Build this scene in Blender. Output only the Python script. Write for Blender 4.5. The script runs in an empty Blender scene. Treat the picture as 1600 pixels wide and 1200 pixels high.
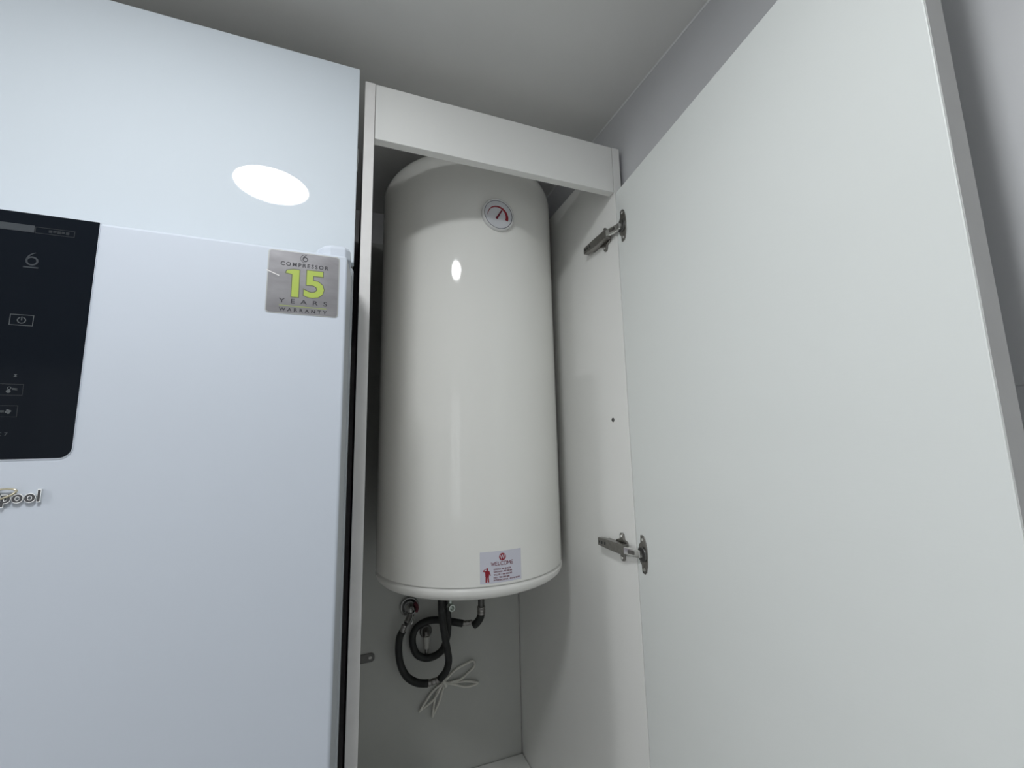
import bpy, bmesh, math, random
from mathutils import Vector, Matrix
random.seed(3)
S = bpy.context.scene
C = S.collection
H = 1.7584          # eye height above the kitchen floor (metres)
PI = math.pi

# ------------------------------------------------------------------ camera
YAW, PITCH, ROLL, FPX = 0.366989, 0.142352, -0.0222315, 658.4812
fwd = Vector((math.sin(YAW)*math.cos(PITCH), math.cos(YAW)*math.cos(PITCH), math.sin(PITCH)))
rgt = Vector((math.cos(YAW), -math.sin(YAW), 0)); upv = rgt.cross(fwd)
r2 = rgt*math.cos(ROLL) + upv*math.sin(ROLL); u2 = upv*math.cos(ROLL) - rgt*math.sin(ROLL)
camd = bpy.data.cameras.new('camera'); cam = bpy.data.objects.new('camera', camd); C.objects.link(cam)
M = Matrix((r2, u2, -fwd)).transposed().to_4x4(); M.translation = Vector((0, 0, H)); cam.matrix_world = M
camd.sensor_fit = 'HORIZONTAL'; camd.sensor_width = 36; camd.lens = FPX*36/1600; camd.clip_start = 0.01
S.camera = cam

# ------------------------------------------------------------------ world, exposure
w = bpy.data.worlds.new('world'); S.world = w; w.use_nodes = True
w.node_tree.nodes['Background'].inputs[0].default_value = (0.9, 0.95, 1, 1)
w.node_tree.nodes['Background'].inputs[1].default_value = 0.05
S.view_settings.view_transform = 'Standard'; S.view_settings.look = 'None'
S.view_settings.gamma = 1.0; S.view_settings.use_curve_mapping = False
S.view_settings.exposure = 0.08
LAMP_STRENGTH = 73.0
FILL_LAMP_STRENGTH = 215.0

# ------------------------------------------------------------------ materials
def mat(name, col, rough=0.5, metal=0.0, ior=1.45, noise=0.0, nscale=30.0, bump=0.0, bscale=400.0, coat=0.0, stretch=None, rvar=0.0):
    m = bpy.data.materials.new(name); m.use_nodes = True
    nt = m.node_tree; b = nt.nodes['Principled BSDF']
    b.inputs['Base Color'].default_value = (*col, 1); b.inputs['Roughness'].default_value = rough
    b.inputs['Metallic'].default_value = metal; b.inputs['IOR'].default_value = ior
    b.inputs['Coat Weight'].default_value = coat; b.inputs['Coat Roughness'].default_value = 0.02
    tc = nt.nodes.new('ShaderNodeTexCoord'); mp = nt.nodes.new('ShaderNodeMapping')
    nt.links.new(tc.outputs['Object'], mp.inputs[0])
    if stretch: mp.inputs['Scale'].default_value = stretch
    if noise or rvar:
        n = nt.nodes.new('ShaderNodeTexNoise'); n.inputs['Scale'].default_value = nscale; n.inputs['Detail'].default_value = 4
        nt.links.new(mp.outputs[0], n.inputs[0])
        if noise:
            r = nt.nodes.new('ShaderNodeMapRange')
            r.inputs[1].default_value = 0.3; r.inputs[2].default_value = 0.7
            r.inputs[3].default_value = 1-noise; r.inputs[4].default_value = 1+noise
            nt.links.new(n.outputs[0], r.inputs[0])
            v = nt.nodes.new('ShaderNodeVectorMath'); v.operation = 'SCALE'
            v.inputs[0].default_value = col; nt.links.new(r.outputs[0], v.inputs['Scale'])
            nt.links.new(v.outputs[0], b.inputs['Base Color'])
        if rvar:
            r = nt.nodes.new('ShaderNodeMapRange'); r.inputs[3].default_value = max(rough-rvar, 0.0); r.inputs[4].default_value = rough+rvar
            nt.links.new(n.outputs[0], r.inputs[0]); nt.links.new(r.outputs[0], b.inputs['Roughness'])
    if bump:
        n2 = nt.nodes.new('ShaderNodeTexNoise'); n2.inputs['Scale'].default_value = bscale; n2.inputs['Detail'].default_value = 3
        nt.links.new(mp.outputs[0], n2.inputs[0])
        bp = nt.nodes.new('ShaderNodeBump'); bp.inputs['Strength'].default_value = bump; bp.inputs['Distance'].default_value = 0.0006
        nt.links.new(n2.outputs[0], bp.inputs['Height']); nt.links.new(bp.outputs[0], b.inputs['Normal'])
    return m
def emat(name, col, strength):
    m = bpy.data.materials.new(name); m.use_nodes = True; nt = m.node_tree
    b = nt.nodes['Principled BSDF']; b.inputs['Base Color'].default_value = (0.8, 0.8, 0.8, 1)
    b.inputs['Emission Color'].default_value = (*col, 1); b.inputs['Emission Strength'].default_value = strength
    return m
MT = dict(
    ceiling=mat('ceiling_paint', (0.78, 0.78, 0.76), 0.75, noise=0.02, nscale=3, bump=0.1, bscale=250),
    wall=mat('wall_paint', (0.80, 0.80, 0.80), 0.6, noise=0.02, nscale=4),
    tile=mat('wall_tile', (0.572, 0.577, 0.59), 0.32, noise=0.02, nscale=8, bump=0.08, bscale=120),
    floor=mat('floor_tile', (0.66, 0.65, 0.63), 0.4, noise=0.06, nscale=6),
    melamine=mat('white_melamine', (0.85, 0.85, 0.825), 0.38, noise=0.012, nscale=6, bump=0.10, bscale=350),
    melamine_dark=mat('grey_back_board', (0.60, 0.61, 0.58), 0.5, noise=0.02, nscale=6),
    door=mat('door_melamine', (0.79, 0.815, 0.795), 0.42, noise=0.012, nscale=5, bump=0.10, bscale=300, stretch=(0.15, 0.15, 1)),
    edge=mat('edge_banding', (0.83, 0.81, 0.79), 0.42, noise=0.03, nscale=25),
    door_edge_shade=mat('shaded_edge_banding', (0.55, 0.55, 0.54), 0.45, noise=0.03, nscale=25),  # banding darkened to hold the shade on the door's free edge
    lacquer=mat('white_gloss_lacquer', (0.69, 0.745, 0.795), 0.02, ior=1.42, noise=0.006, nscale=4),
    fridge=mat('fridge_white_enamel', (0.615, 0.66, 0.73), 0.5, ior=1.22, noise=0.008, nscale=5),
    fridge_side_shade=mat('fridge_shaded_side', (0.46, 0.49, 0.52), 0.35, noise=0.02),  # shade of the fridge's unlit side put into this grey
    gasket=mat('dark_rubber_gasket', (0.05, 0.05, 0.055), 0.6),
    glass=mat('black_control_glass', (0.0085, 0.011, 0.0155), 0.10, ior=1.11),
    print_dim=mat('dim_grey_print', (0.055, 0.062, 0.07), 0.3),
    print_mid=mat('grey_print', (0.10, 0.11, 0.115), 0.3),
    print_faint=mat('faint_grey_print', (0.028, 0.032, 0.036), 0.3),
    chrome=mat('bright_chrome', (0.82, 0.82, 0.80), 0.12, metal=1.0),
    nickel=mat('nickel_steel', (0.29, 0.28, 0.265), 0.30, metal=1.0, noise=0.12, nscale=120),
    steel_dark=mat('dark_steel', (0.16, 0.16, 0.155), 0.42, metal=0.9, noise=0.1, nscale=80),
    badge_dark=mat('badge_dark_grey', (0.07, 0.07, 0.075), 0.35),
    badge_gold=mat('badge_gold', (0.62, 0.57, 0.42), 0.3, metal=0.8),
    sticker=mat('silver_sticker_film', (0.29, 0.283, 0.295), 0.33, metal=0.55, noise=0.14, nscale=28, stretch=(1, 1, 2.2)),
    sticker_edge=mat('sticker_pale_border', (0.50, 0.51, 0.50), 0.3, metal=0.4),
    ink=mat('dark_ink', (0.03, 0.028, 0.035), 0.45),
    lime=mat('lime_green_ink', (0.40, 0.50, 0.085), 0.45),
    lime_shade=mat('lime_outline_ink', (0.13, 0.14, 0.08), 0.45),
    scratch=mat('white_scratch', (0.85, 0.83, 0.82), 0.5),
    enamel=mat('cream_white_enamel', (0.88, 0.875, 0.835), 0.055, ior=1.42, noise=0.008, nscale=4),
    enamel_cap=mat('heater_cap_plastic', (0.86, 0.855, 0.82), 0.28, noise=0.01, nscale=8),
    dial=mat('dial_white', (0.66, 0.67, 0.70), 0.35),
    dial_rim=mat('dial_rim_plastic', (0.72, 0.72, 0.71), 0.2),
    dial_line=mat('dial_grey_line', (0.16, 0.16, 0.19), 0.4),
    red=mat('red_ink', (0.30, 0.014, 0.028), 0.4),
    red_dark=mat('dark_red_ink', (0.17, 0.01, 0.03), 0.4),
    paper=mat('label_paper', (0.66, 0.66, 0.74), 0.4),
    hose=mat('black_rubber_hose', (0.022, 0.024, 0.024), 0.5, noise=0.2, nscale=60, bump=0.3, bscale=300),
    ferrule=mat('crimped_steel_ferrule', (0.34, 0.33, 0.32), 0.35, metal=1.0),
    rose=mat('chrome_rosette', (0.45, 0.45, 0.45), 0.18, metal=1.0),
    red_knob=mat('red_plastic', (0.10, 0.008, 0.018), 0.35),
    pale_plastic=mat('pale_plastic', (0.62, 0.62, 0.58), 0.5),
    cord=mat('grey_white_cable', (0.86, 0.85, 0.78), 0.55),
    brass=mat('greenish_brass', (0.62, 0.68, 0.64), 0.3, metal=1.0),
    lamp=emat('lamp_diffuser', (0.95, 0.98, 1.0), LAMP_STRENGTH),
    fill_lamp=emat('fill_lamp_diffuser', (0.96, 0.98, 1.0), FILL_LAMP_STRENGTH),
    daylight=emat('frosted_daylight_glass', (0.94, 0.975, 1.0), 1.1),
    lamp_rim=mat('lamp_rim_white', (0.75, 0.76, 0.76), 0.4),
)

# ------------------------------------------------------------------ mesh helpers
class MB:
    """collects vertices (world coordinates, eye-level z = 0) and faces of one mesh"""
    def __init__(s): s.v = []; s.f = []; s.smooth = []
    def add(s, v, f, smooth=False):
        o = len(s.v); s.v += [tuple(p) for p in v]
        s.f += [tuple(i+o for i in q) for q in f]; s.smooth += [smooth]*len(f); return s
    def box(s, a, b, T=None):
        (x0, y0, z0), (x1, y1, z1) = a, b
        v = [(x0,y0,z0),(x1,y0,z0),(x1,y1,z0),(x0,y1,z0),(x0,y0,z1),(x1,y0,z1),(x1,y1,z1),(x0,y1,z1)]
        if T: v = [T(p) for p in v]
        return s.add(v, [(0,3,2,1),(4,5,6,7),(0,1,5,4),(1,2,6,5),(2,3,7,6),(3,0,4,7)])
    def prism(s, poly, d0, d1, T, smooth=False):
        """poly in (u,v); extruded d0..d1 along the third local axis; T maps (u,v,d) to world"""
        n = len(poly); v = [T((u, q, d0)) for u, q in poly] + [T((u, q, d1)) for u, q in poly]
        f = [tuple(range(n-1, -1, -1)), tuple(range(n, 2*n))]
        s.add(v, f)
        o = len(s.v) - 2*n
        for i in range(n):
            j = (i+1) % n; s.f.append((o+i, o+j, o+n+j, o+n+i)); s.smooth.append(smooth)
        return s
    def lathe(s, prof, T, seg=64, smooth=True, a0=0.0, a1=2*PI):
        """prof: (r,h) list, revolved about the local third axis"""
        full = abs(a1-a0-2*PI) < 1e-6; n = seg if full else seg+1; v = []; f = []
        for r, h in prof:
            for k in range(n):
                a = a0 + (a1-a0)*k/seg; v.append(T((r*math.cos(a), r*math.sin(a), h)))
        for i in range(len(prof)-1):
            for k in range(seg):
                k2 = (k+1) % n if full else k+1
                f.append((i*n+k, i*n+k2, (i+1)*n+k2, (i+1)*n+k))
        return s.add(v, f, smooth)
    def tube(s, pts, rad, seg=14, sub=6, closed=False, cap=True):
        P = [Vector(p) for p in pts]; n = len(P); out = []
        g = lambda i: P[i % n] if closed else P[max(0, min(n-1, i))]
        for i in range(n if closed else n-1):
            p0, p1, p2, p3 = g(i-1), g(i), g(i+1), g(i+2)
            for k in range(sub):
                t = k/sub
                out.append(0.5*((2*p1) + (p2-p0)*t + (2*p0-5*p1+4*p2-p3)*t*t + (3*p1-p0-3*p2+p3)*t**3))
        if not closed: out.append(P[-1])
        m = len(out); v = []; f = []; prev = None
        for i, p in enumerate(out):
            a = out[(i-1) % m] if closed or i > 0 else p; b = out[(i+1) % m] if closed or i < m-1 else p
            t = (b-a).normalized()
            if prev is None:
                q = Vector((0, 0, 1)) if abs(t.z) < 0.9 else Vector((1, 0, 0)); nrm = t.cross(q).normalized()
            else: nrm = (prev - t*prev.dot(t)).normalized()
            prev = nrm; bn = t.cross(nrm)
            r = rad(i/(m-1)) if callable(rad) else rad
            for k in range(seg):
                an = 2*PI*k/seg; v.append(p + nrm*(r*math.cos(an)) + bn*(r*math.sin(an)))
        for i in range(m if closed else m-1):
            j = (i+1) % m
            for k in range(seg):
                k2 = (k+1) % seg; f.append((i*seg+k, i*seg+k2, j*seg+k2, j*seg+k))
        s.add(v, f, True)
        if cap and not closed:
            o = len(s.v)-m*seg
            s.f.append(tuple(o+k for k in range(seg-1, -1, -1))); s.smooth.append(False)
            s.f.append(tuple(o+(m-1)*seg+k for k in range(seg))); s.smooth.append(False)
        return s
    def build(s, name, m, parent=None, bevel=0.0, bseg=2, **props):
        base = parent_base(parent)
        me = bpy.data.meshes.new(name)
        org = base
        if parent is None:
            xs = [p[0] for p in s.v]; ys = [p[1] for p in s.v]; zs = [p[2] for p in s.v]
            org = Vector(((min(xs)+max(xs))/2, (min(ys)+max(ys))/2, min(zs)+H))
        me.from_pydata([(x-org.x, y-org.y, z+H-org.z) for x, y, z in s.v], [], s.f)
        me.polygons.foreach_set('use_smooth', s.smooth)
        bm = bmesh.new(); bm.from_mesh(me)
        if bevel: 
            bmesh.ops.remove_doubles(bm, verts=bm.verts, dist=1e-6)
            ed = [e for e in bm.edges if len(e.link_faces) == 2 and e.calc_face_angle(0) > 0.7]
            bmesh.ops.bevel(bm, geom=ed, offset=bevel, segments=bseg, profile=0.5, affect='EDGES')
        bmesh.ops.recalc_face_normals(bm, faces=bm.faces)
        bm.to_mesh(me); bm.free()
        me.materials.append(MT[m] if isinstance(m, str) else m)
        o = bpy.data.objects.new(name, me); C.objects.link(o)
        if parent: o.parent = parent
        else: o.location = org
        o['wbase'] = list(org)
        for k, val in props.items(): o[k] = val
        return o
def parent_base(p):
    return Vector(p['wbase']) if p is not None else Vector((0, 0, 0))
def thing(name, loc, label, cat, group=None):
    o = bpy.data.objects.new(name, None); C.objects.link(o); o.empty_display_size = 0.05
    o.location = (loc[0], loc[1], loc[2]+H); o['wbase'] = [loc[0], loc[1], loc[2]+H]
    o['label'] = label; o['category'] = cat
    if group: o['group'] = group
    return o
def rrect(u0, u1, v0, v1, r, n=6, corners=(1, 1, 1, 1)):
    """rounded rectangle, corners: (u0v0, u1v0, u1v1, u0v1)"""
    p = []
    for (cu, cv, a0, c, pu, pv) in ((u0+r, v0+r, PI, corners[0], u0, v0), (u1-r, v0+r, 1.5*PI, corners[1], u1, v0),
                                    (u1-r, v1-r, 0, corners[2], u1, v1), (u0+r, v1-r, 0.5*PI, corners[3], u0, v1)):
        if not c: p.append((pu, pv)); continue
        for k in range(n+1): a = a0 + 0.5*PI*k/n; p.append((cu+r*math.cos(a), cv+r*math.sin(a)))
    return p
def text(mb, s, box, T, d0=0.0, d1=0.0003, bold=0.0, spacing=1.0, shear=0.0, keep=False, res=3):
    """letters of one text fitted to box (u0,u1,v0,v1), extruded d0..d1"""
    cu = bpy.data.curves.new('t', 'FONT'); cu.body = s; cu.size = 1; cu.space_character = spacing; cu.shear = shear
    cu.offset = bold; cu.extrude = 0.5; cu.resolution_u = res
    o = bpy.data.objects.new('t', cu); C.objects.link(o); bpy.context.view_layer.update()
    me = bpy.data.meshes.new_from_object(o.evaluated_get(bpy.context.evaluated_depsgraph_get()))
    vs = [v.co.copy() for v in me.vertices]; fs = [tuple(p.vertices) for p in me.polygons]
    bpy.data.objects.remove(o); bpy.data.curves.remove(cu); bpy.data.meshes.remove(me)
    x0 = min(v.x for v in vs); x1 = max(v.x for v in vs); y0 = min(v.y for v in vs); y1 = max(v.y for v in vs)
    u0, u1, v0, v1 = box; sx = (u1-u0)/(x1-x0); sy = (v1-v0)/(y1-y0)
    mb.add([T((u0+(v.x-x0)*sx, v0+(v.y-y0)*sy, d0 if v.z < 0 else d1)) for v in vs], fs)
    return mb
def arcband(c, r_in, r_out, a0, a1, n=28):
    """closed polygon of a band; r_in, r_out functions of t in 0..1"""
    out = []; inn = []
    for k in range(n+1):
        t = k/n; a = a0+(a1-a0)*t
        out.append((c[0]+r_out(t)*math.cos(a), c[1]+r_out(t)*math.sin(a)))
        inn.append((c[0]+r_in(t)*math.cos(a), c[1]+r_in(t)*math.sin(a)))
    return out, inn
def band(mb, c, r_in, r_out, a0, a1, d0, d1, T, n=28):
    out, inn = arcband(c, r_in, r_out, a0, a1, n)
    m = n+1; v = [T((*p, d0)) for p in out] + [T((*p, d0)) for p in inn] + [T((*p, d1)) for p in out] + [T((*p, d1)) for p in inn]
    f = []
    for k in range(n):
        f += [(2*m+k, 2*m+k+1, 3*m+k+1, 3*m+k), (k, m+k, m+k+1, k+1), (k, k+1, 2*m+k+1, 2*m+k), (m+k, 3*m+k, 3*m+k+1, m+k+1)]
    f += [(0, 2*m, 3*m, m), (n, m+n, 3*m+n, 2*m+n)]
    return mb.add(v, f)

# ------------------------------------------------------------------ main dimensions (metres, z from eye level)
ZC = 0.7416                                     # ceiling
D = 0.6996                                      # front plane of the tall cabinet
XL, XLI, XRI, XRO = 0.0064, 0.0235, 0.5144, 0.5326
ZT, ZV, ZF = 0.6364, 0.5304, -0.919
YB = 1.318
WALLY = 1.3235
FL = -H
def wallx(y): return 0.545 + (D-y)*0.01925      # right wall, not quite square to the cabinets

# ------------------------------------------------------------------ the room
XW0, YF0 = -2.3, -2.3
MB().box((XW0-.1, YF0-.1, FL-.06), (.75, WALLY+.1, FL)).build('floor', 'floor', kind='structure')
MB().box((XW0-.1, YF0-.1, ZC), (.75, WALLY+.1, ZC+.06)).build('ceiling', 'ceiling', kind='structure')
MB().box((XW0-.1, WALLY, FL), (.75, WALLY+.1, ZC)).build('wall_back', 'wall', kind='structure')
MB().box((XW0-.1, YF0-.1, FL), (.75, YF0, ZC)).build('wall_front', 'wall', kind='structure')
MB().box((XW0-.1, YF0, FL), (XW0, WALLY, ZC)).build('wall_left', 'wall', kind='structure')
wr = MB()
v = [(wallx(YF0), YF0, FL), (.75, YF0, FL), (.75, WALLY, FL), (wallx(WALLY), WALLY, FL)]
wr.add(v + [(x, y, ZC) for x, y, z in v], [(0,3,2,1),(4,5,6,7),(0,1,5,4),(1,2,6,5),(2,3,7,6),(3,0,4,7)])
wall_right = wr.build('wall_right', 'tile', kind='structure')
rows = [FL, -1.2414, -0.600, 0.0416, 0.683]
cols = [WALLY-.001, 0.27, -0.93, -2.13]
for i in range(4):
    for j in range(3):
        y1, y0 = cols[j]-.001, cols[j+1]+.001
        z0, z1 = rows[i]+.001, rows[i+1]-.001
        t = MB(); th = 0.0012
        v = [(wallx(y0)-th, y0, z0), (wallx(y0)+.004, y0, z0), (wallx(y1)+.004, y1, z0), (wallx(y1)-th, y1, z0)]
        t.add(v + [(x, y, z1) for x, y, z in v], [(0,3,2,1),(4,5,6,7),(0,1,5,4),(1,2,6,5),(2,3,7,6),(3,0,4,7)])
        t.build('tile', 'tile', wall_right)

cb_ = MB()
for y0, y1 in ((YF0, WALLY),):
    v = []
    for y in (y0, y1):
        x = wallx(y)-.0004; v += [(x, y, ZC-.0024), (x-.0008, y, ZC-.0016), (x-.0016, y, ZC-.0008), (x-.0022, y, ZC-.0002), (x+.001, y, ZC-.0002)]
    cb_.add(v, [(0,1,6,5),(1,2,7,6),(2,3,8,7),(3,4,9,8),(4,0,5,9),(4,3,2,1,0),(5,6,7,8,9)])
cb_.build('trim_1', 'lamp_rim', kind='structure')
# frosted window behind the viewer, seen as a bright upright band mirrored in the water heater
wn = MB().box((-2.22, YF0, -.78), (-1.30, YF0+.012, .58)).build('window_1', 'lamp_rim', kind='structure')
for a, b in ((-2.17, -1.785), (-1.735, -1.35)):
    MB().box((a, YF0+.008, -.73), (b, YF0+.016, .53)).build('pane', 'daylight', wn)
# ------------------------------------------------------------------ ceiling lamp, added fill lamp
def downlight(x, y, m, label, group=None):
    t = thing('ceiling_lamp', (x, y, ZC), label, 'lamp', group)
    T = lambda p: (x+p[0], y+p[1], ZC-p[2])
    MB().lathe([(0.0925, 0.0), (0.0925, 0.0105), (0.094, 0.012), (0.104, 0.010), (0.108, 0.004), (0.108, 0.0)], T).build('rim', 'lamp_rim', t)
    MB().lathe([(0.0001, 0.009), (0.092, 0.009)], T).build('diffuser', m, t)
downlight(-0.226, 0.105, 'lamp', 'round white ceiling lamp mirrored in the glossy cabinet door above the fridge')
downlight(-1.95, -0.15, 'fill_lamp', 'fill lamp added out of view over the far left of the kitchen behind the viewer')  # unseen lamp added as fill for the whole room

# ------------------------------------------------------------------ cabinet above the fridge
oc = thing('overhead_cabinet', (-0.4, 1.0, 0.292), 'glossy white overhead cabinet above the white refrigerator', 'cabinet')
YU = 0.6806
MB().box((-.80, YU+.019, .294), (-.0045, WALLY-.002, .6365)).build('carcass', 'melamine', oc, bevel=.0006)
MB().box((-.80, YU, .2912), (-.0028, YU+.018, .6385)).build('cabinet_door', 'lacquer', oc, bevel=.0012)
hg = MB().box((-.0040, YU+.020, .478), (-.0005, YU+.034, .505)); hg.box((-.0040, YU+.0185, .462), (-.0015, YU+.026, .478))
hg.build('cover_cap', 'sticker_edge', oc, bevel=.0008)

# ------------------------------------------------------------------ tall cabinet with its open door
cb = thing('boiler_cabinet', ((XL+XRO)/2, 1.0, FL), 'tall white open cabinet housing the cream water heater beside the refrigerator', 'cabinet')
MB().box((XL, D, FL), (XLI, YB+.0045, ZT)).build('side_panel', 'edge', cb, bevel=.0007)
MB().box((XRI, D, FL), (XRO-.0006, YB+.0045, ZT)).build('side_panel', 'melamine', cb, bevel=.0007)
MB().box((XLI+.0009, D+.0005, ZV), (XRI-.0011, D+.0175, ZT-.0004)).build('valance', 'melamine', cb, bevel=.0009)
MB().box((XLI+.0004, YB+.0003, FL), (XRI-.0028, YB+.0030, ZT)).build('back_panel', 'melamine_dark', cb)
MB().box((XLI+.0005, D+.004, ZF-.018), (XRI-.0018, YB-.0035, ZF)).build('bottom_panel', 'melamine', cb, bevel=.0006)
# door, opened a little short of square
PX, PY = 0.5150, D-.0012
ev = Vector((-0.11327, -0.99356)); nv = Vector((-0.99356, 0.11327))          # along the door / off its inner face
def DT(p): return (PX+ev.x*p[0]+nv.x*p[2], PY+ev.y*p[0]+nv.y*p[2], p[1])     # (along, height, off the inner face)
dr = MB(); dr.box((0.0, ZF-.012, -.0216), (0.5375, 0.5272, 0.0), T=lambda p: DT(p))
door = dr.build('cabinet_door', 'door', cb, bevel=.0011)
eb = MB(); eb.box((0.5376, ZF-.011, -.0208), (0.5382, 0.5262, -.0008), T=DT); eb.build('edge_strip', 'door_edge_shade', door)
# concealed hinges
def hinge(zc, flip):
    sx = XRI
    def HT(p): return (sx-p[2], p[0], zc+p[1]*flip)        # (depth y, height, off the side panel)
    arm = MB()
    prof = [(0.806, -.0075), (0.806, .0075), (0.770, .0092), (0.714, .0098), (0.714, -.0098), (0.770, -.0092)]
    arm.prism(prof, .006, .0185, HT)
    h = arm.build('hinge', 'nickel', cb, bevel=.0012, label='nickel cup hinge arm on the cabinet side')
    mp = MB(); mp.prism(rrect(.722, .790, -.008, .008, .004), 0.0, .0062, HT)
    wing = [(.722, .006), (.7235, .0115), (.7330, .0150), (.7345, .0235), (.7370, .0268), (.7430, .0268), (.7455, .0235), (.7465, .0150), (.758, .0115), (.760, .006)]
    mp.prism(wing, 0.0, .0045, HT, True)
    mp.prism([(a, -b) for a, b in wing[::-1]], 0.0, .0045, HT, True)
    mp.build('mounting_plate', 'nickel', h, bevel=.0006)
    for sg in (1, -1):
        sc = MB(); cyl = [(0.0001, .0062), (.0026, .0062), (.0032, .0054), (.0032, .0035)]
        sc.lathe(cyl, lambda p, sg=sg: HT((.7400+p[0], .0205*sg+p[1], p[2])), 14, False); sc.build('screw', 'chrome', h)
    for y, hw in ((.7985, .0022), (.7895, .0030), (.7785, .0030)):
        sl = MB(); sl.prism(rrect(y-.0022, y+.0022, -hw, hw, .0009, 3), .0186, .0189, HT); sl.build('slot', 'gasket', h)
    # bright link between arm and cup
    lk = MB()
    a = Vector(HT((.7165, 0, .0150))); b = Vector(DT((.0190, zc, .0050)))
    dirv = (b-a); L = dirv.length; dirv.normalize(); side = Vector((0, 0, 1)); nn = dirv.cross(side).normalized()
    def LT(p): q = a + dirv*p[0] + side*p[1] + nn*p[2]; return tuple(q)
    lk.prism(rrect(0.0, L+.002, -.0070, .0070, .002), -.0035, .0035, LT)
    lk.build('link', 'chrome', h, bevel=.0012)
    lr = MB(); lr.prism(rrect(L*.30, L*.72, -.0035, .0035, .0015), .0030, .0042, LT); lr.prism(rrect(L*.30, L*.72, -.0035, .0035, .0015), -.0042, -.0030, LT)
    lr.build('recess', 'nickel', h)
    # cup flange on the door
    def CT(p): return DT((p[0], zc+p[1], p[2]))
    fl = MB()
    out = [(.0175, -.0335), (.0260, -.0345), (.0315, -.0300), (.0365, -.015), (.0375, 0), (.0365, .015), (.0315, .0300), (.0260, .0345), (.0175, .0335), (.0165, .020), (.0105, .0150), (.0095, 0), (.0105, -.0150), (.0165, -.020)]
    fl.prism(out, 0.0, .0020, CT, True)
    fl.build('cup_flange', 'nickel', h, bevel=.0007)
    cp = MB(); cp.lathe([(.0135, .0020), (.0135, .0046), (.0120, .0052), (.0115, .0030), (.0001, .0026)], lambda p: CT((.0225+p[0], p[1], p[2])), 28)
    cp.build('cup', 'steel_dark', h)
    for sg in (1, -1):
        sc = MB(); sc.lathe([(0.0001, .0034), (.0024, .0034), (.0030, .0026), (.0030, .0018)], lambda p, sg=sg: CT((.0255+p[0], .0265*sg+p[1], p[2])), 12, False); sc.build('screw', 'chrome', h)
hinge(0.4416, 1); hinge(-0.2060, 1)
sc = MB(); sc.lathe([(.0001, .0010), (.0022, .0012), (.0030, .0016), (.0042, .0012), (.0046, 0.0)], lambda p: (XRI-p[2], .7518+p[0], .0463+p[1]), 16)
sc.build('screw', 'steel_dark', cb, label='small dark screw in the cabinet side')
BTf = lambda p: (p[0], YB-p[2], p[1])
bk = MB(); slot_in = rrect(.0655, .0745, -.5755, -.5685, .0033, 6)
bk.prism(rrect(XLI+.0005, .0815, -.5835, -.5610, .0095, 8, (0, 1, 1, 0)), .0002, .0035, BTf)
bko = bk.build('corner_bracket', 'steel_dark', cb, bevel=.0005, label='dark slotted steel bracket')
MB().prism(slot_in, .0033, .0038, BTf).build('slot', 'pale_plastic', bko)

# ------------------------------------------------------------------ refrigerator
FA = 0.0169
fr = thing('refrigerator', (-.36, 0.95, FL), 'white refrigerator with black control panel and silver warranty sticker', 'refrigerator')
FXR, FYF = -0.0149, 0.6000                      # right front corner of the door's flat face
cf, sf = math.cos(FA), math.sin(FA)
def FT(p):                                      # (u to the left of the corner is negative, height, off the face towards the viewer)
    u, z, d = p; return (FXR + u*cf + d*sf, FYF + u*sf - d*cf, z)
def slab(z0, z1, name, W=0.685, rr=.0042, dep=.062, flare=.0102):
    # rounded outline in plan (u,d), extruded in height, small fillets at top and bottom
    def ring(ins):
        p = []
        n = 7
        R = rr
        for k in range(n): a = k/(n-1)*1.45; p.append((R*math.sin(a)-ins, -R+R*math.cos(a)-ins))
        p += [(flare-ins, -dep), (-W-flare+ins, -dep)]
        for k in range(n): a = PI/2-1.45+k/(n-1)*1.45; p.append((-W-R*math.cos(a)+ins, -R+R*math.sin(a)-ins))
        return p
    m = MB(); levels = [(z0, .004), (z0+.0012, .0012), (z0+.004, 0.0), (z1-.004, 0.0), (z1-.0012, .0012), (z1, .004)]
    n = len(ring(0)); v = []
    for z, ins in levels: v += [FT((u, z, d)) for u, d in ring(ins)]
    f = []
    for i in range(len(levels)-1):
        for k in range(n): f.append((i*n+k, i*n+(k+1) % n, (i+1)*n+(k+1) % n, (i+1)*n+k))
    m.add(v, f, False); m.add([], [])
    m.f += [tuple(range(n-1, -1, -1)), tuple(range((len(levels)-1)*n, len(levels)*n))]; m.smooth += [False, False]
    return m
FTOP = 0.2655
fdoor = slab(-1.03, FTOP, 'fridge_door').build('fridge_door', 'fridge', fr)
fdoor.data.materials.append(MT['fridge_side_shade'])
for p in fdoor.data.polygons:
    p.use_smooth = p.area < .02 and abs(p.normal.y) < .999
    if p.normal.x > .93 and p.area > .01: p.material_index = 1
slab(-1.69, -1.036, 'd').build('freezer_door', 'fridge', fr)
gk = MB(); gk.box((-.682, -1.02, -.074), (.004, FTOP-.012, -.062), T=FT); gk.build('gasket', 'gasket', fr)
bd = MB(); bd.box((-.697, -1.70, -.66), (.0135, .281, -.073), T=FT); bd.build('body', 'fridge_side_shade', fr, bevel=.006, bseg=3)
for u in (-.64, -.05):
    for d in (-.12, -.60):
        ft = MB(); ft.lathe([(.0001, -1.70), (.018, -1.70), (.022, FL+.004), (.022, FL), (.0001, FL)], lambda p, u=u, d=d: FT((u+p[0], p[2], d+p[1])), 16)
        ft.build('foot', 'gasket', fr)
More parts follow.
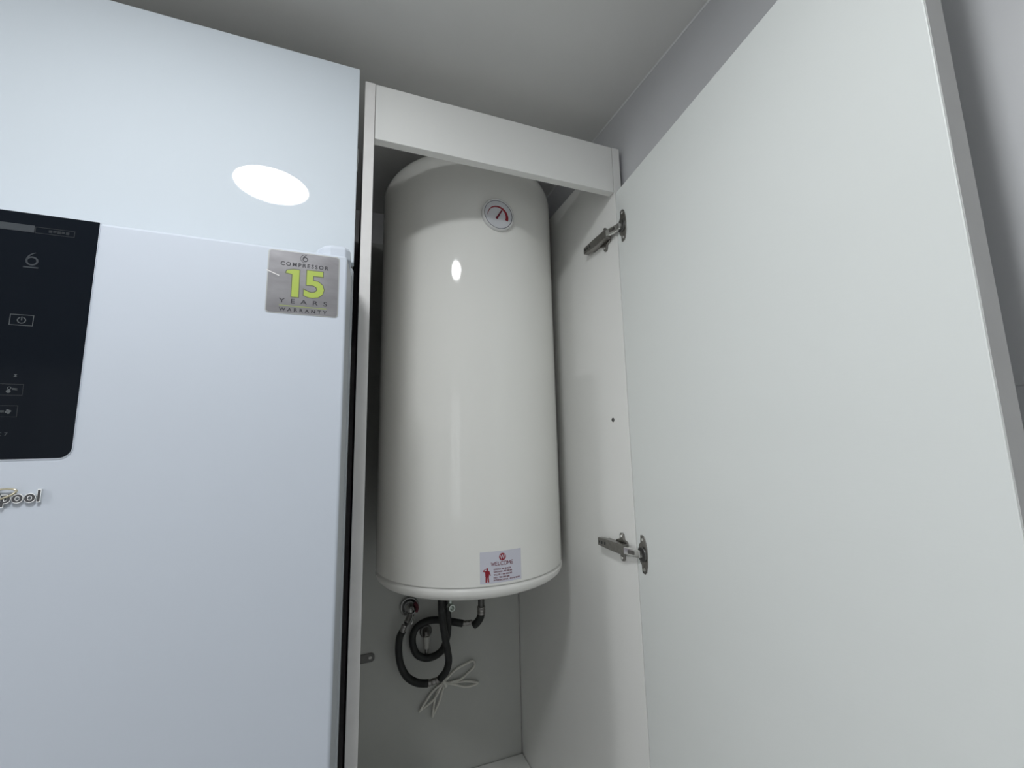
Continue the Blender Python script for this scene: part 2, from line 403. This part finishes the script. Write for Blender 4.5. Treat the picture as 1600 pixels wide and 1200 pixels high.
# hinge cover on the door's top right corner
hc = MB()
hp = [(-.040, -.058), (-.038, -.030), (-.028, -.014), (-.018, -.008), (.001, -.008), (.008, -.015), (.009, -.058)]
n = len(hp)
lo = [FT((u, FTOP-.001, d)) for u, d in hp]; mid = [FT((u, FTOP+.013, d)) for u, d in hp]
hi = [FT((-.013+(u+.013)*.84, FTOP+.0190, -.036+(d+.036)*.80)) for u, d in hp]
hc.add(lo+mid+hi, [tuple(range(n-1, -1, -1)), tuple(range(2*n, 3*n))] + [(i, (i+1) % n, n+(i+1) % n, n+i) for i in range(n)] + [(n+i, n+(i+1) % n, 2*n+(i+1) % n, 2*n+i) for i in range(n)])
hc.build('hinge_cover', 'fridge', fr, bevel=.0012)
# black control panel
def U(x): return (x-FXR)/cf                     # world x on the door face -> u
cp_z0, cp_z1 = -.0038, FTOP-.0006
cpu0, cpu1 = -.60, U(-.2782)
cpm = MB(); cpm.prism(rrect(cpu0, cpu1, cp_z0, cp_z1, .011, 8, (1, 1, 0, 0)), -.001, .0011, FT)
cpanel = cpm.build('control_panel', 'glass', fr, bevel=.0005)
tr = MB(); tr.prism(rrect(cpu0-.0007, cpu1+.0007, cp_z0-.0012, cp_z1-.0006, .012, 8, (1, 1, 0, 0)), -.001, .0006, FT)
tr.build('panel_trim', 'fridge', fr)
PD0, PD1 = .0011, .00125
def frame(mb, u0, u1, z0, z1, t):
    for a in ((u0, u1, z0, z0+t), (u0, u1, z1-t, z1), (u0, u0+t, z0, z1), (u1-t, u1, z0, z1)):
        mb.prism([(a[0], a[2]), (a[1], a[2]), (a[1], a[3]), (a[0], a[3])], PD0, PD1, FT)
# faint strip label
st = MB(); st.prism([(U(-.3605), .2428), (U(-.3325), .2428), (U(-.3325), .2508), (U(-.3605), .2508)], PD0, PD1, FT); st.build('strip_label', 'print_dim', cpanel)
st = MB(); frame(st, U(-.3320), U(-.2985), .2425, .2500, .0006)
for k in range(5): st.prism([(U(-.3205)+k*.0036, .2447+.0006*(k % 2)), (U(-.3205)+k*.0036+.0028, .2447+.0006*(k % 2)), (U(-.3205)+k*.0036+.0028, .2478), (U(-.3205)+k*.0036, .2478)], PD0, PD1, FT)
st.build('strip_label', 'print_faint', cpanel)
# the "6" emblem with its bar
def six(mb, cu, cz, r, T, d0, d1, w=.30):
    band(mb, (cu, cz), lambda t: r*(1-w), lambda t: r, 0, 2*PI, d0, d1, T, 32)
    band(mb, (cu+r*1.02, cz-.02*r), lambda t: r*(2.02-w*(1-.5*t)), lambda t: r*2.02, PI*.98, PI*.60, d0, d1, T, 16)
lg = MB(); six(lg, U(-.3308), .2100, .0052, FT, PD0, PD1)
lg.prism([(U(-.3372), .2020), (U(-.3250), .2020), (U(-.3250), .2033), (U(-.3372), .2033)], PD0, PD1, FT)
lg.build('emblem', 'print_dim', cpanel)
# power button
pb = MB(); frame(pb, U(-.3416), U(-.3226), .1372, .1492, .0006)
band(pb, (U(-.3321), .1430), lambda t: .0028, lambda t: .0036, PI*.62, PI*2.38, PD0, PD1, FT, 24)
pb.prism([(U(-.3321)-.0004, .1430), (U(-.3321)+.0004, .1430), (U(-.3321)+.0004, .1470), (U(-.3321)-.0004, .1470)], PD0, PD1, FT)
pb.build('power_symbol', 'print_mid', cpanel)
# lower touch symbols: small z, thermometer, fan, faint figure
sy = MB(); text(sy, 'z', (U(-.3318), U(-.3292), .0818, .0846), FT, PD0, PD1, .03); sy.build('symbol', 'print_mid', cpanel)
sy = MB(); frame(sy, U(-.3440), U(-.3230), .0622, .0742, .0004); sy.build('touch_frame', 'print_faint', cpanel)
sy = MB(); band(sy, (U(-.3342), .0664), lambda t: .0001, lambda t: .0018, 0, 2*PI, PD0, PD1, FT, 18)
band(sy, (U(-.3338), .0698), lambda t: .0010, lambda t: .0016, 0, 2*PI, PD0, PD1, FT, 16)
for k in range(2): sy.prism([(U(-.3315), .0682+k*.0012), (U(-.3275), .0678+k*.0012), (U(-.3275), .0683+k*.0012), (U(-.3315), .0688+k*.0012)], PD0, PD1, FT)
sy.build('symbol', 'print_mid', cpanel)
sy = MB(); frame(sy, U(-.3460), U(-.3250), .0395, .0515, .0004); sy.build('touch_frame', 'print_faint', cpanel)
sy = MB()
for k in range(4):
    a = k*PI/2+.3; band(sy, (U(-.3322)+.0014*math.cos(a), .0452+.0014*math.sin(a)), lambda t: .0001, lambda t: .0011, 0, 2*PI, PD0, PD1, FT, 12)
for k in range(2): sy.prism([(U(-.3388), .0444+k*.0013), (U(-.3352), .0444+k*.0013), (U(-.3352), .0449+k*.0013), (U(-.3388), .0449+k*.0013)], PD0, PD1, FT)
sy.build('symbol', 'print_mid', cpanel)
sy = MB(); text(sy, '°C 7', (U(-.3405), U(-.3300), .0202, .0240), FT, PD0, PD1); sy.build('symbol', 'print_dim', cpanel)
# brand badge
wx0, wx1 = U(-.3695), U(-.2972)
bt = MB(); text(bt, 'Whirlpool', (wx0, wx1, -.0518, -.0352), FT, .0002, .0030, .045, 1.10, 0.0, res=5)
bt.build('badge', 'chrome', fr, bevel=0)
bt2 = MB(); text(bt2, 'Whirlpool', (wx0+.0005, wx1-.0005, -.0513, -.0357), FT, .0022, .0034, .018, 1.10, 0.0, res=5)
bt2.build('badge_lettering', 'badge_dark', fr)
rg = MB(); N = 40
pts = []
for k in range(N):
    a = 2*PI*k/N; uu = .0215*math.cos(a); vv = .0052*math.sin(a); tl = .22
    pts.append(FT((U(-.3370)+uu*math.cos(tl)-vv*math.sin(tl), -.0405+uu*math.sin(tl)+vv*math.cos(tl), .0034)))
rg.tube(pts, .0011, 6, 1, True); rg.build('badge_ring', 'badge_gold', fr)
# warranty sticker
s0, s1, q0, q1 = U(-.1070), U(-.0205), .1748, .2612
sk = MB(); sk.prism(rrect(s0, s1, q0, q1, .0042), .0001, .0004, FT); sticker = sk.build('warranty_sticker', 'sticker_edge', fr, label='silver warranty sticker')
MB().prism(rrect(s0+.0012, s1-.0012, q0+.0012, q1-.0012, .0034), .0004, .00048, FT).build('sticker_face', 'sticker', sticker)
sw, sh = s1-s0, q1-q0
def SB(a, b, c, d): return (s0+a*sw, s0+b*sw, q1-d*sh, q1-c*sh)
G0, G1 = .00048, .00056
def stext(name, s, box, m, bold=0.0, sp=1.0, d=(G0, G1)):
    t = MB(); text(t, s, SB(*box), FT, d[0], d[1], bold, sp); t.build(name, m, sticker)
stext('lettering', 'COMPRESSOR', (.17, .84, .178, .242), 'ink', .028, 1.35)
one = [(.250, .352), (.262, .314), (.350, .292), (.432, .292), (.432, .725), (.338, .725), (.338, .368)]
def grow(pl, e):
    n = len(pl); out = []
    for i in range(n):
        a = Vector(pl[i-1]); b = Vector(pl[i]); c_ = Vector(pl[(i+1) % n])
        d1 = (b-a).normalized(); d2 = (c_-b).normalized(); n1 = Vector((d1.y, -d1.x)); n2 = Vector((d2.y, -d2.x))
        k = (n1+n2); k = k/max(k.dot(n1), .3); out.append(tuple(b+k*e))
    return out
def onepoly(e): return [(s0+a*sw, q1-b*sh) for a, b in grow(one, e)]
m_ = MB(); m_.prism(onepoly(.012), G0, G1, FT); m_.build('lettering', 'lime_shade', sticker)
m_ = MB(); m_.prism(onepoly(0.0), G1, G1+.00006, FT); m_.build('lettering', 'lime', sticker)
stext('lettering', '5', (.493, .797, .268, .727), 'lime_shade', .045)
stext('lettering', '5', (.505, .785, .280, .715), 'lime', .022, 1.0, (G1, G1+.00006))
stext('lettering', 'YEARS', (.17, .84, .762, .832), 'ink', .008, 2.1)
stext('lettering', 'WARRANTY', (.18, .84, .906, .960), 'ink', .028, 1.75)
ln = MB()
for z in (.878,): ln.prism([(s0+.18*sw, q1-z*sh), (s0+.83*sw, q1-z*sh), (s0+.83*sw, q1-(z-.008)*sh), (s0+.18*sw, q1-(z-.008)*sh)], G0, G1, FT)
ln.build('rule', 'lime', sticker)
em = MB(); six(em, s0+.505*sw, q1-.108*sh, .0033, FT, G0, G1, .34)
band(em, (s0+.500*sw, q1-.098*sh), lambda t: .0050, lambda t: .0056, PI*.62, PI*1.62, G0, G1, FT, 20)
em.build('emblem', 'ink', sticker)
sr = MB(); sr.prism([(s0-.001, q1-.335*sh), (s0+.014, q1-.405*sh), (s0+.014, q1-.418*sh), (s0-.001, q1-.348*sh)], G0, G1, FT); sr.build('scratch', 'scratch', sticker)

# ------------------------------------------------------------------ water heater
TX, TY, TR = 0.2825, 1.0416, 0.22
wh = thing('water_heater', (TX, TY, -.31), 'cream white cylindrical electric water heater hanging inside the open cabinet', 'water heater')
LT0 = lambda p: (TX+p[0], TY+p[1], p[2])
prof = [(TR, -.270)]
prof += [(TR, z) for z in (-.15, 0.0, .15, .30, .45, .55, .60)]
zs, rs = .618, .062
for k in range(0, 13):
    a = k/12*1.28; prof.append((TR-rs+rs*math.cos(a), zs+rs*math.sin(a)))
rl, zl = prof[-1]
prof += [(rl*.75, zl+.010), (rl*.4, zl+.0165), (.0001, zl+.019)]
MB().lathe(prof, LT0, 128).build('shell', 'enamel', wh)
cap = [(TR-.004, -.268), (TR-.0022, -.2712), (TR-.0022, -.2745), (TR+.0003, -.2762), (TR+.0006, -.2790), (TR-.0002, -.2840), (TR-.003, -.2895), (TR-.009, -.2945), (TR-.018, -.2985), (TR-.05, -.304), (.12, -.309), (.0001, -.311)]
MB().lathe(cap, LT0, 128).build('bottom_cap', 'enamel_cap', wh)
for z in (.42, -.15):
    b_ = MB(); b_.box((TX-.13, TY+TR-.06, z-.03), (TX+.13, YB-.0003, z+.03)); b_.build('wall_bracket', 'steel_dark', wh)
def TT(p):                                       # (arc length from the front, height, off the shell)
    a = p[0]/TR; r = TR+p[2]; return (TX+r*math.sin(a), TY-r*math.cos(a), p[1])
# thermometer
GC, GZ, GR = math.radians(2.2)*TR, .5027, .0375
ga = math.radians(2.2)
go = Vector((TX+TR*math.sin(ga), TY-TR*math.cos(ga), GZ)); gt_ = Vector((math.cos(ga), math.sin(ga), 0)); gn = Vector((math.sin(ga), -math.cos(ga), 0))
def GT(p): q = go + gt_*p[0] + Vector((0, 0, p[1])) + gn*p[2]; return tuple(q)
rim = MB(); rim.lathe([(GR, -.004), (GR, .0035), (GR-.0008, .0055), (GR-.0022, .0066), (GR-.0036, .0062), (GR-.0042, .0045), (GR-.0046, .0040), (.0001, .0040)], GT, 72)
th = rim.build('thermometer', 'dial_rim', wh, label='round thermometer dial with red arc')
MB().lathe([(.0001, .0046), (GR-.0056, .0046), (GR-.0056, .0038)], GT, 64, False).build('dial', 'dial', th)
ring = MB(); band(ring, (0, 0), lambda t: GR-.0057, lambda t: GR-.0046, 0, 2*PI, .0040, .0048, GT, 64); ring.build('dial_line', 'dial_line', th)
fr_ = GR-.0056
ac = (-.06*fr_, -.15*fr_)
arc = MB(); band(arc, ac, lambda t: fr_*(.735-.018-.135*t**1.2), lambda t: fr_*(.735+.010+.050*t), PI*1.0, -PI*.10, .0046, .0049, GT, 40); arc.build('scale_arc', 'red', th)
nb, nt2 = Vector((-.16*fr_, -.34*fr_)), Vector((.26*fr_, .36*fr_)); nd = (nt2-nb).normalized(); npv = Vector((-nd.y, nd.x))
ne = MB(); ne.prism([tuple(nb+npv*.0024), tuple(nb-npv*.0024), tuple(nt2-npv*.0014), tuple(nt2+npv*.0014)], .0049, .0054, GT); ne.build('needle', 'red_dark', th)
# service label
L0, L1, LZ1, LZ0 = math.radians(-10.5)*TR, math.radians(12.0)*TR, -.2068, -.2655
lb = MB(); n = 48; v = []; f = []
for k in range(n+1):
    u = L0+(L1-L0)*k/n; v += [TT((u, LZ0, .0001)), TT((u, LZ1, .0001)), TT((u, LZ0, .0004)), TT((u, LZ1, .0004))]
for k in range(n):
    a = 4*k; f += [(a+2, a+6, a+7, a+3), (a, a+1, a+5, a+4), (a, a+4, a+6, a+2), (a+1, a+3, a+7, a+5)]
f += [(0, 2, 3, 1), (4*n, 4*n+1, 4*n+3, 4*n+2)]
slabel = lb.add(v, f).build('service_label', 'paper', wh, label='white service label printed in red')
lw, lh = L1-L0, LZ1-LZ0
def LB(a, b, c, d): return (L0+a*lw, L0+b*lw, LZ1-d*lh, LZ1-c*lh)
K0, K1 = .0004, .0007
lc = MB(); band(lc, (L0+.525*lw, LZ1-.195*lh), lambda t: .0001, lambda t: .0070, 0, 2*PI, K0, K1, TT, 40); lc.build('logo_disc', 'red', slabel)
lc = MB(); text(lc, 'W', LB(.465, .585, .125, .275), TT, K1, K1+.00008, .01); lc.build('logo_letter', 'paper', slabel)
def stroke(mb, pl, t):                           # polyline of constant width in label coordinates
    for (a, b) in zip(pl[:-1], pl[1:]):
        a, b = Vector(a), Vector(b); d = (b-a).normalized()*t/2; q = Vector((-d.y, d.x))
        mb.prism([tuple(a-d*.6-q), tuple(b+d*.6-q), tuple(b+d*.6+q), tuple(a-d*.6+q)], K0, K1, TT)
glyph = dict(W=[[(0, 1), (.25, 0), (.5, .8), (.75, 0), (1, 1)]], E=[[(.9, 1), (0, 1), (0, 0), (.9, 0)], [(0, .5), (.8, .5)]], L=[[(0, 1), (0, 0), (.85, 0)]],
             C=[[(1, .9), (.8, 1), (.2, 1), (0, .8), (0, .2), (.2, 0), (.8, 0), (1, .1)]], O=[[(.2, 1), (.8, 1), (1, .8), (1, .2), (.8, 0), (.2, 0), (0, .2), (0, .8), (.2, 1)]],
             M=[[(0, 0), (.1, 1), (.5, .25), (.9, 1), (1, 0)]])
lu0, lu1, lv0, lv1 = LB(.255, .785, .345, .448)
wid = [1.35, .8, .75, 1.0, 1.1, 1.25, .8]; gap_ = .28; tot = sum(wid)+gap_*6; cur = 0.0
for ch, wd in zip('WELCOME', wid):
    lc = MB(); k_ = (lu1-lu0)/tot
    for pl in glyph[ch]: stroke(lc, [(lu0+(cur+a*wd)*k_, lv0+b*(lv1-lv0)) for a, b in pl], .00095)
    lc.build('lettering', 'red_dark', slabel); cur += wd+gap_
for s, b, y in (('OFICINA: 900 00 00 00', .73, .575), ('SANITARIO : 900 000 000', .755, .655), ('TALLER: 1 900 000 000', .755, .745), ('FAX : 900 000 000', .69, .835), ('INTERNACIONAL : 00 0 00 00 00', .95, .915)):
    lc = MB(); text(lc, s, LB(.31, b, y-.026, y+.026), TT, K0, K1, .006); lc.build('lettering', 'red_dark', slabel)
# saluting figure
fg = MB(); fx, fz, fw, fh = L0+.06*lw, LZ1-.955*lh, .185*lw, .44*lh
def FG(pl): fg.prism([(fx+a*fw, fz+b*fh) for a, b in pl], K0, K1, TT)
FG([(.32, 0), (.50, 0), (.54, .44), (.33, .44)]); FG([(.60, 0), (.78, 0), (.74, .44), (.53, .44)])
FG([(.30, .42), (.77, .42), (.82, .80), (.62, .84), (.44, .84), (.28, .79)])
FG([(.76, .80), (.84, .76), (.98, .48), (.92, .44), (.84, .50), (.74, .66)])
FG([(.28, .80), (.34, .72), (.12, .76), (0, .80), (.02, .84), (.32, .96), (.40, .93), (.14, .835)])
FG([(.48, .82), (.60, .82), (.66, .90), (.66, .98), (.58, 1.02), (.48, 1.02), (.42, .97), (.42, .90)])
fg.build('saluting_figure', 'red', slabel)
# pipe stubs and relief valve under the heater
for x, y in ((.2385, 1.178), (.2615, 1.217), (.3570, 1.208)):
    sb = MB(); sb.lathe([(.0135, -.300), (.0135, -.330), (.0120, -.332), (.0001, -.332)], lambda p, x=x, y=y: (x+p[0], y+p[1], p[2]), 6, False); sb.build('pipe_stub', 'brass', wh)
rv = MB(); rv.lathe([(.0075, -.010), (.0092, -.004), (.0098, .006), (.0085, .008), (.0052, .008), (.0050, .0), (.0001, -.001)], lambda p: (.2665+p[0]+.25*p[2], 1.186-p[2], -.4290+p[1]), 20)
rv.tube([(.2665, 1.194, -.430), (.2655, 1.196, -.37), (.2655, 1.196, -.304)], .0065, 12, 4)
rv.build('relief_valve', 'brass', wh, label='small greenish relief valve under the heater')

# ------------------------------------------------------------------ hoses and fittings under the heater
HR = .0096
def ferrule(mb, a, b, r):
    a = Vector(a); b = Vector(b); d = (b-a)
    q = Vector((0, 0, 1)) if abs(d.normalized().z) < .9 else Vector((1, 0, 0)); n1 = d.normalized().cross(q).normalized(); n2 = d.normalized().cross(n1)
    prof = [(.0001, 0), (r*.9, 0), (r, .06), (r, .22), (r*.88, .27), (r*.88, .33), (r, .38), (r, .62), (r*.88, .67), (r*.88, .73), (r, .78), (r, .94), (r*.9, 1), (.0001, 1)]
    mb.lathe(prof, lambda p: tuple(a + n1*p[0] + n2*p[1] + d*p[2]), 16)
def hose(name, pts, label, ferr, cat='hose'):
    mb = MB(); mb.tube(pts, HR, 16, 6)
    xs = pts[0]
    t = thing(name, (pts[-1][0], pts[-1][1], min(p[2] for p in pts)), label, cat)
    mb.build('sleeve', 'hose', t)
    for a, b, r in ferr:
        m = MB(); ferrule(m, a, b, r); m.build('ferrule', 'ferrule', t)
    return t
hose('water_hose', [(.1503, 1.27, -.5007), (.1431, 1.275, -.5186), (.1420, 1.28, -.5547), (.1489, 1.28, -.5926), (.166, 1.275, -.6218), (.1918, 1.265, -.6363), (.2197, 1.26, -.6411)],
     'black hose hanging in a curve from the round chrome wall valve', [((.1556, 1.2715, -.4850), (.1495, 1.2705, -.5035), .0080), ((.2185, 1.2595, -.6408), (.2470, 1.2535, -.6345), .0086)])
hose('water_hose', [(.2500, 1.252, -.6330), (.2659, 1.245, -.6124), (.272, 1.24, -.5844), (.2658, 1.23, -.5506), (.2575, 1.22, -.514), (.2472, 1.2, -.4682), (.2421, 1.19, -.4359), (.2391, 1.18, -.4127), (.2385, 1.178, -.3325)],
     'black hose running straight up to the heater in front of the coiled hose', [])
hose('water_hose', [(.3151, 1.25, -.4999), (.2815, 1.262, -.4933), (.2492, 1.280, -.4905), (.2189, 1.292, -.4935), (.1942, 1.298, -.5067), (.1826, 1.30, -.5282), (.1839, 1.30, -.5576), (.1964, 1.30, -.5816), (.2183, 1.30, -.5935), (.2415, 1.296, -.592), (.2616, 1.288, -.5782), (.2707, 1.275, -.5522), (.2733, 1.258, -.5174), (.2690, 1.236, -.4714), (.2621, 1.218, -.4288), (.2615, 1.217, -.3325)],
     'black hose coiled in a loop below the water heater', [((.3140, 1.2505, -.4995), (.3420, 1.2475, -.5000), .0070)])
t = thing('pipe_elbow', (.358, 1.22, -.51), 'short black insulated elbow pipe hanging rightmost under the heater', 'pipe')
MB().tube([(.3445, 1.241, -.5060), (.3530, 1.235, -.4975), (.3595, 1.224, -.4800), (.3597, 1.217, -.4570)], .0105, 16, 6).build('sleeve', 'hose', t)
MB().tube([(.3597, 1.217, -.4570), (.3585, 1.212, -.42), (.3570, 1.208, -.3325)], .0088, 14, 4).build('pipe', 'steel_dark', t)
m = MB(); ferrule(m, (.3597, 1.217, -.470), (.3592, 1.2145, -.448), .0112); m.build('ferrule', 'ferrule', t)
# angle valve on the back wall
va = thing('wall_valve', (.173, YB, -.4535), 'chrome angle valve with rosette and red cap under the heater', 'valve')
VT = lambda p: (.1735+p[0], YB-.0004-p[2], -.4535+p[1])
MB().lathe([(.0265, 0), (.0265, .006), (.0245, .009), (.0215, .010), (.0195, .006), (.0001, .005)], VT, 40).build('rosette', 'rose', va)
vb = MB(); vb.lathe([(.0001, .005), (.0155, .005), (.0155, .010), (.0125, .012), (.0125, .017), (.0145, .019), (.0145, .026), (.0105, .028), (.0105, .038), (.0001, .040)], VT, 24); vb.build('valve_body', 'rose', va)
vo = MB(); vo.tube([(.1735, YB-.028, -.4600), (.1690, YB-.036, -.4720), (.1600, YB-.045, -.4830)], .0078, 14, 5); vo.build('outlet', 'ferrule', va)
vk = MB(); vk.tube([(.1850, YB-.024, -.440), (.1905, YB-.026, -.4450), (.1925, YB-.026, -.4560), (.1900, YB-.026, -.4640)], .0046, 10, 4); vk.build('red_cap', 'red_knob', va, label='dark red cap')
vl = MB(); vl.tube([(.1830, YB-.032, -.4690), (.1790, YB-.042, -.4790), (.1740, YB-.046, -.4880)], .0024, 8, 4); vl.build('lever', 'chrome', va)
# capped outlet inside the hose loop
wo = thing('wall_outlet', (.2205, YB, -.53), 'pale capped outlet fitting on the back board inside the hose loop', 'fitting')
OT = lambda p: (.2215+p[0], YB-.0004-p[2], -.5290+p[1])
MB().lathe([(.0175, 0), (.0175, .004), (.0150, .006), (.0120, .006), (.0001, .005)], OT, 28).build('rosette', 'steel_dark', wo)
MB().tube([(.2215, YB-.004, -.5260), (.2218, YB-.012, -.5310), (.2222, YB-.016, -.5380)], .0105, 14, 4).build('socket', 'ferrule', wo)
MB().tube([(.2222, YB-.016, -.5370), (.2224, YB-.016, -.5520), (.2225, YB-.015, -.5700)], lambda t: .0098-.0032*t, 14, 4).build('cap', 'pale_plastic', wo)
MB().tube([(.2225, YB-.015, -.5690), (.2226, YB-.014, -.5830)], .0050, 12, 3).build('nozzle', 'ferrule', wo)
# tied cable
yc = YB-.0085
def cz(l): return [(x, yc+(.0035 if k % 2 else -.0015), z) for k, (x, z) in enumerate(l)]
ca = thing('tied_cable', (.274, yc, -.75), 'thin grey white cable tied in a bow of loops below the hoses', 'cable')
CR = .0032
MB().tube(cz([(.2739, -.6705), (.3067, -.6488), (.3402, -.6342), (.3606, -.6335), (.3645, -.6449), (.3467, -.6627), (.3198, -.6738), (.2804, -.6781)]), CR, 8, 5).build('cable_loop', 'cord', ca)
MB().tube(cz([(.2739, -.6719), (.3065, -.6875), (.3397, -.6973), (.3700, -.6985), (.3715, -.6921), (.3331, -.6834), (.2804, -.6781)]), CR, 8, 5).build('cable_loop', 'cord', ca)
MB().tube(cz([(.2739, -.6719), (.2419, -.6916), (.2078, -.7287), (.2110, -.7312), (.2452, -.7097), (.2707, -.6772)]), CR, 8, 5).build('cable_loop', 'cord', ca)
MB().tube(cz([(.2739, -.6719), (.2515, -.7023), (.2413, -.7490), (.2444, -.7514), (.2611, -.7160), (.2755, -.6781)]), CR, 8, 5).build('cable_loop', 'cord', ca)
MB().tube([(.2690, yc-.003, -.6650), (.2745, yc-.006, -.6735), (.2790, yc-.003, -.6820)], .0052, 10, 4).build('tie', 'cord', ca)
MB().tube([(.2745, yc, -.6735), (.2790, yc+.003, -.6440), (.2860, yc+.004, -.617), (.2830, yc+.004, -.586), (.2764, yc+.004, -.5517), (.2698, yc+.0045, -.511), (.2664, yc+.005, -.480)], CR, 8, 5).build('cable_lead', 'cord', ca)
for o in bpy.data.objects:
    if 'wbase' in o: del o['wbase']
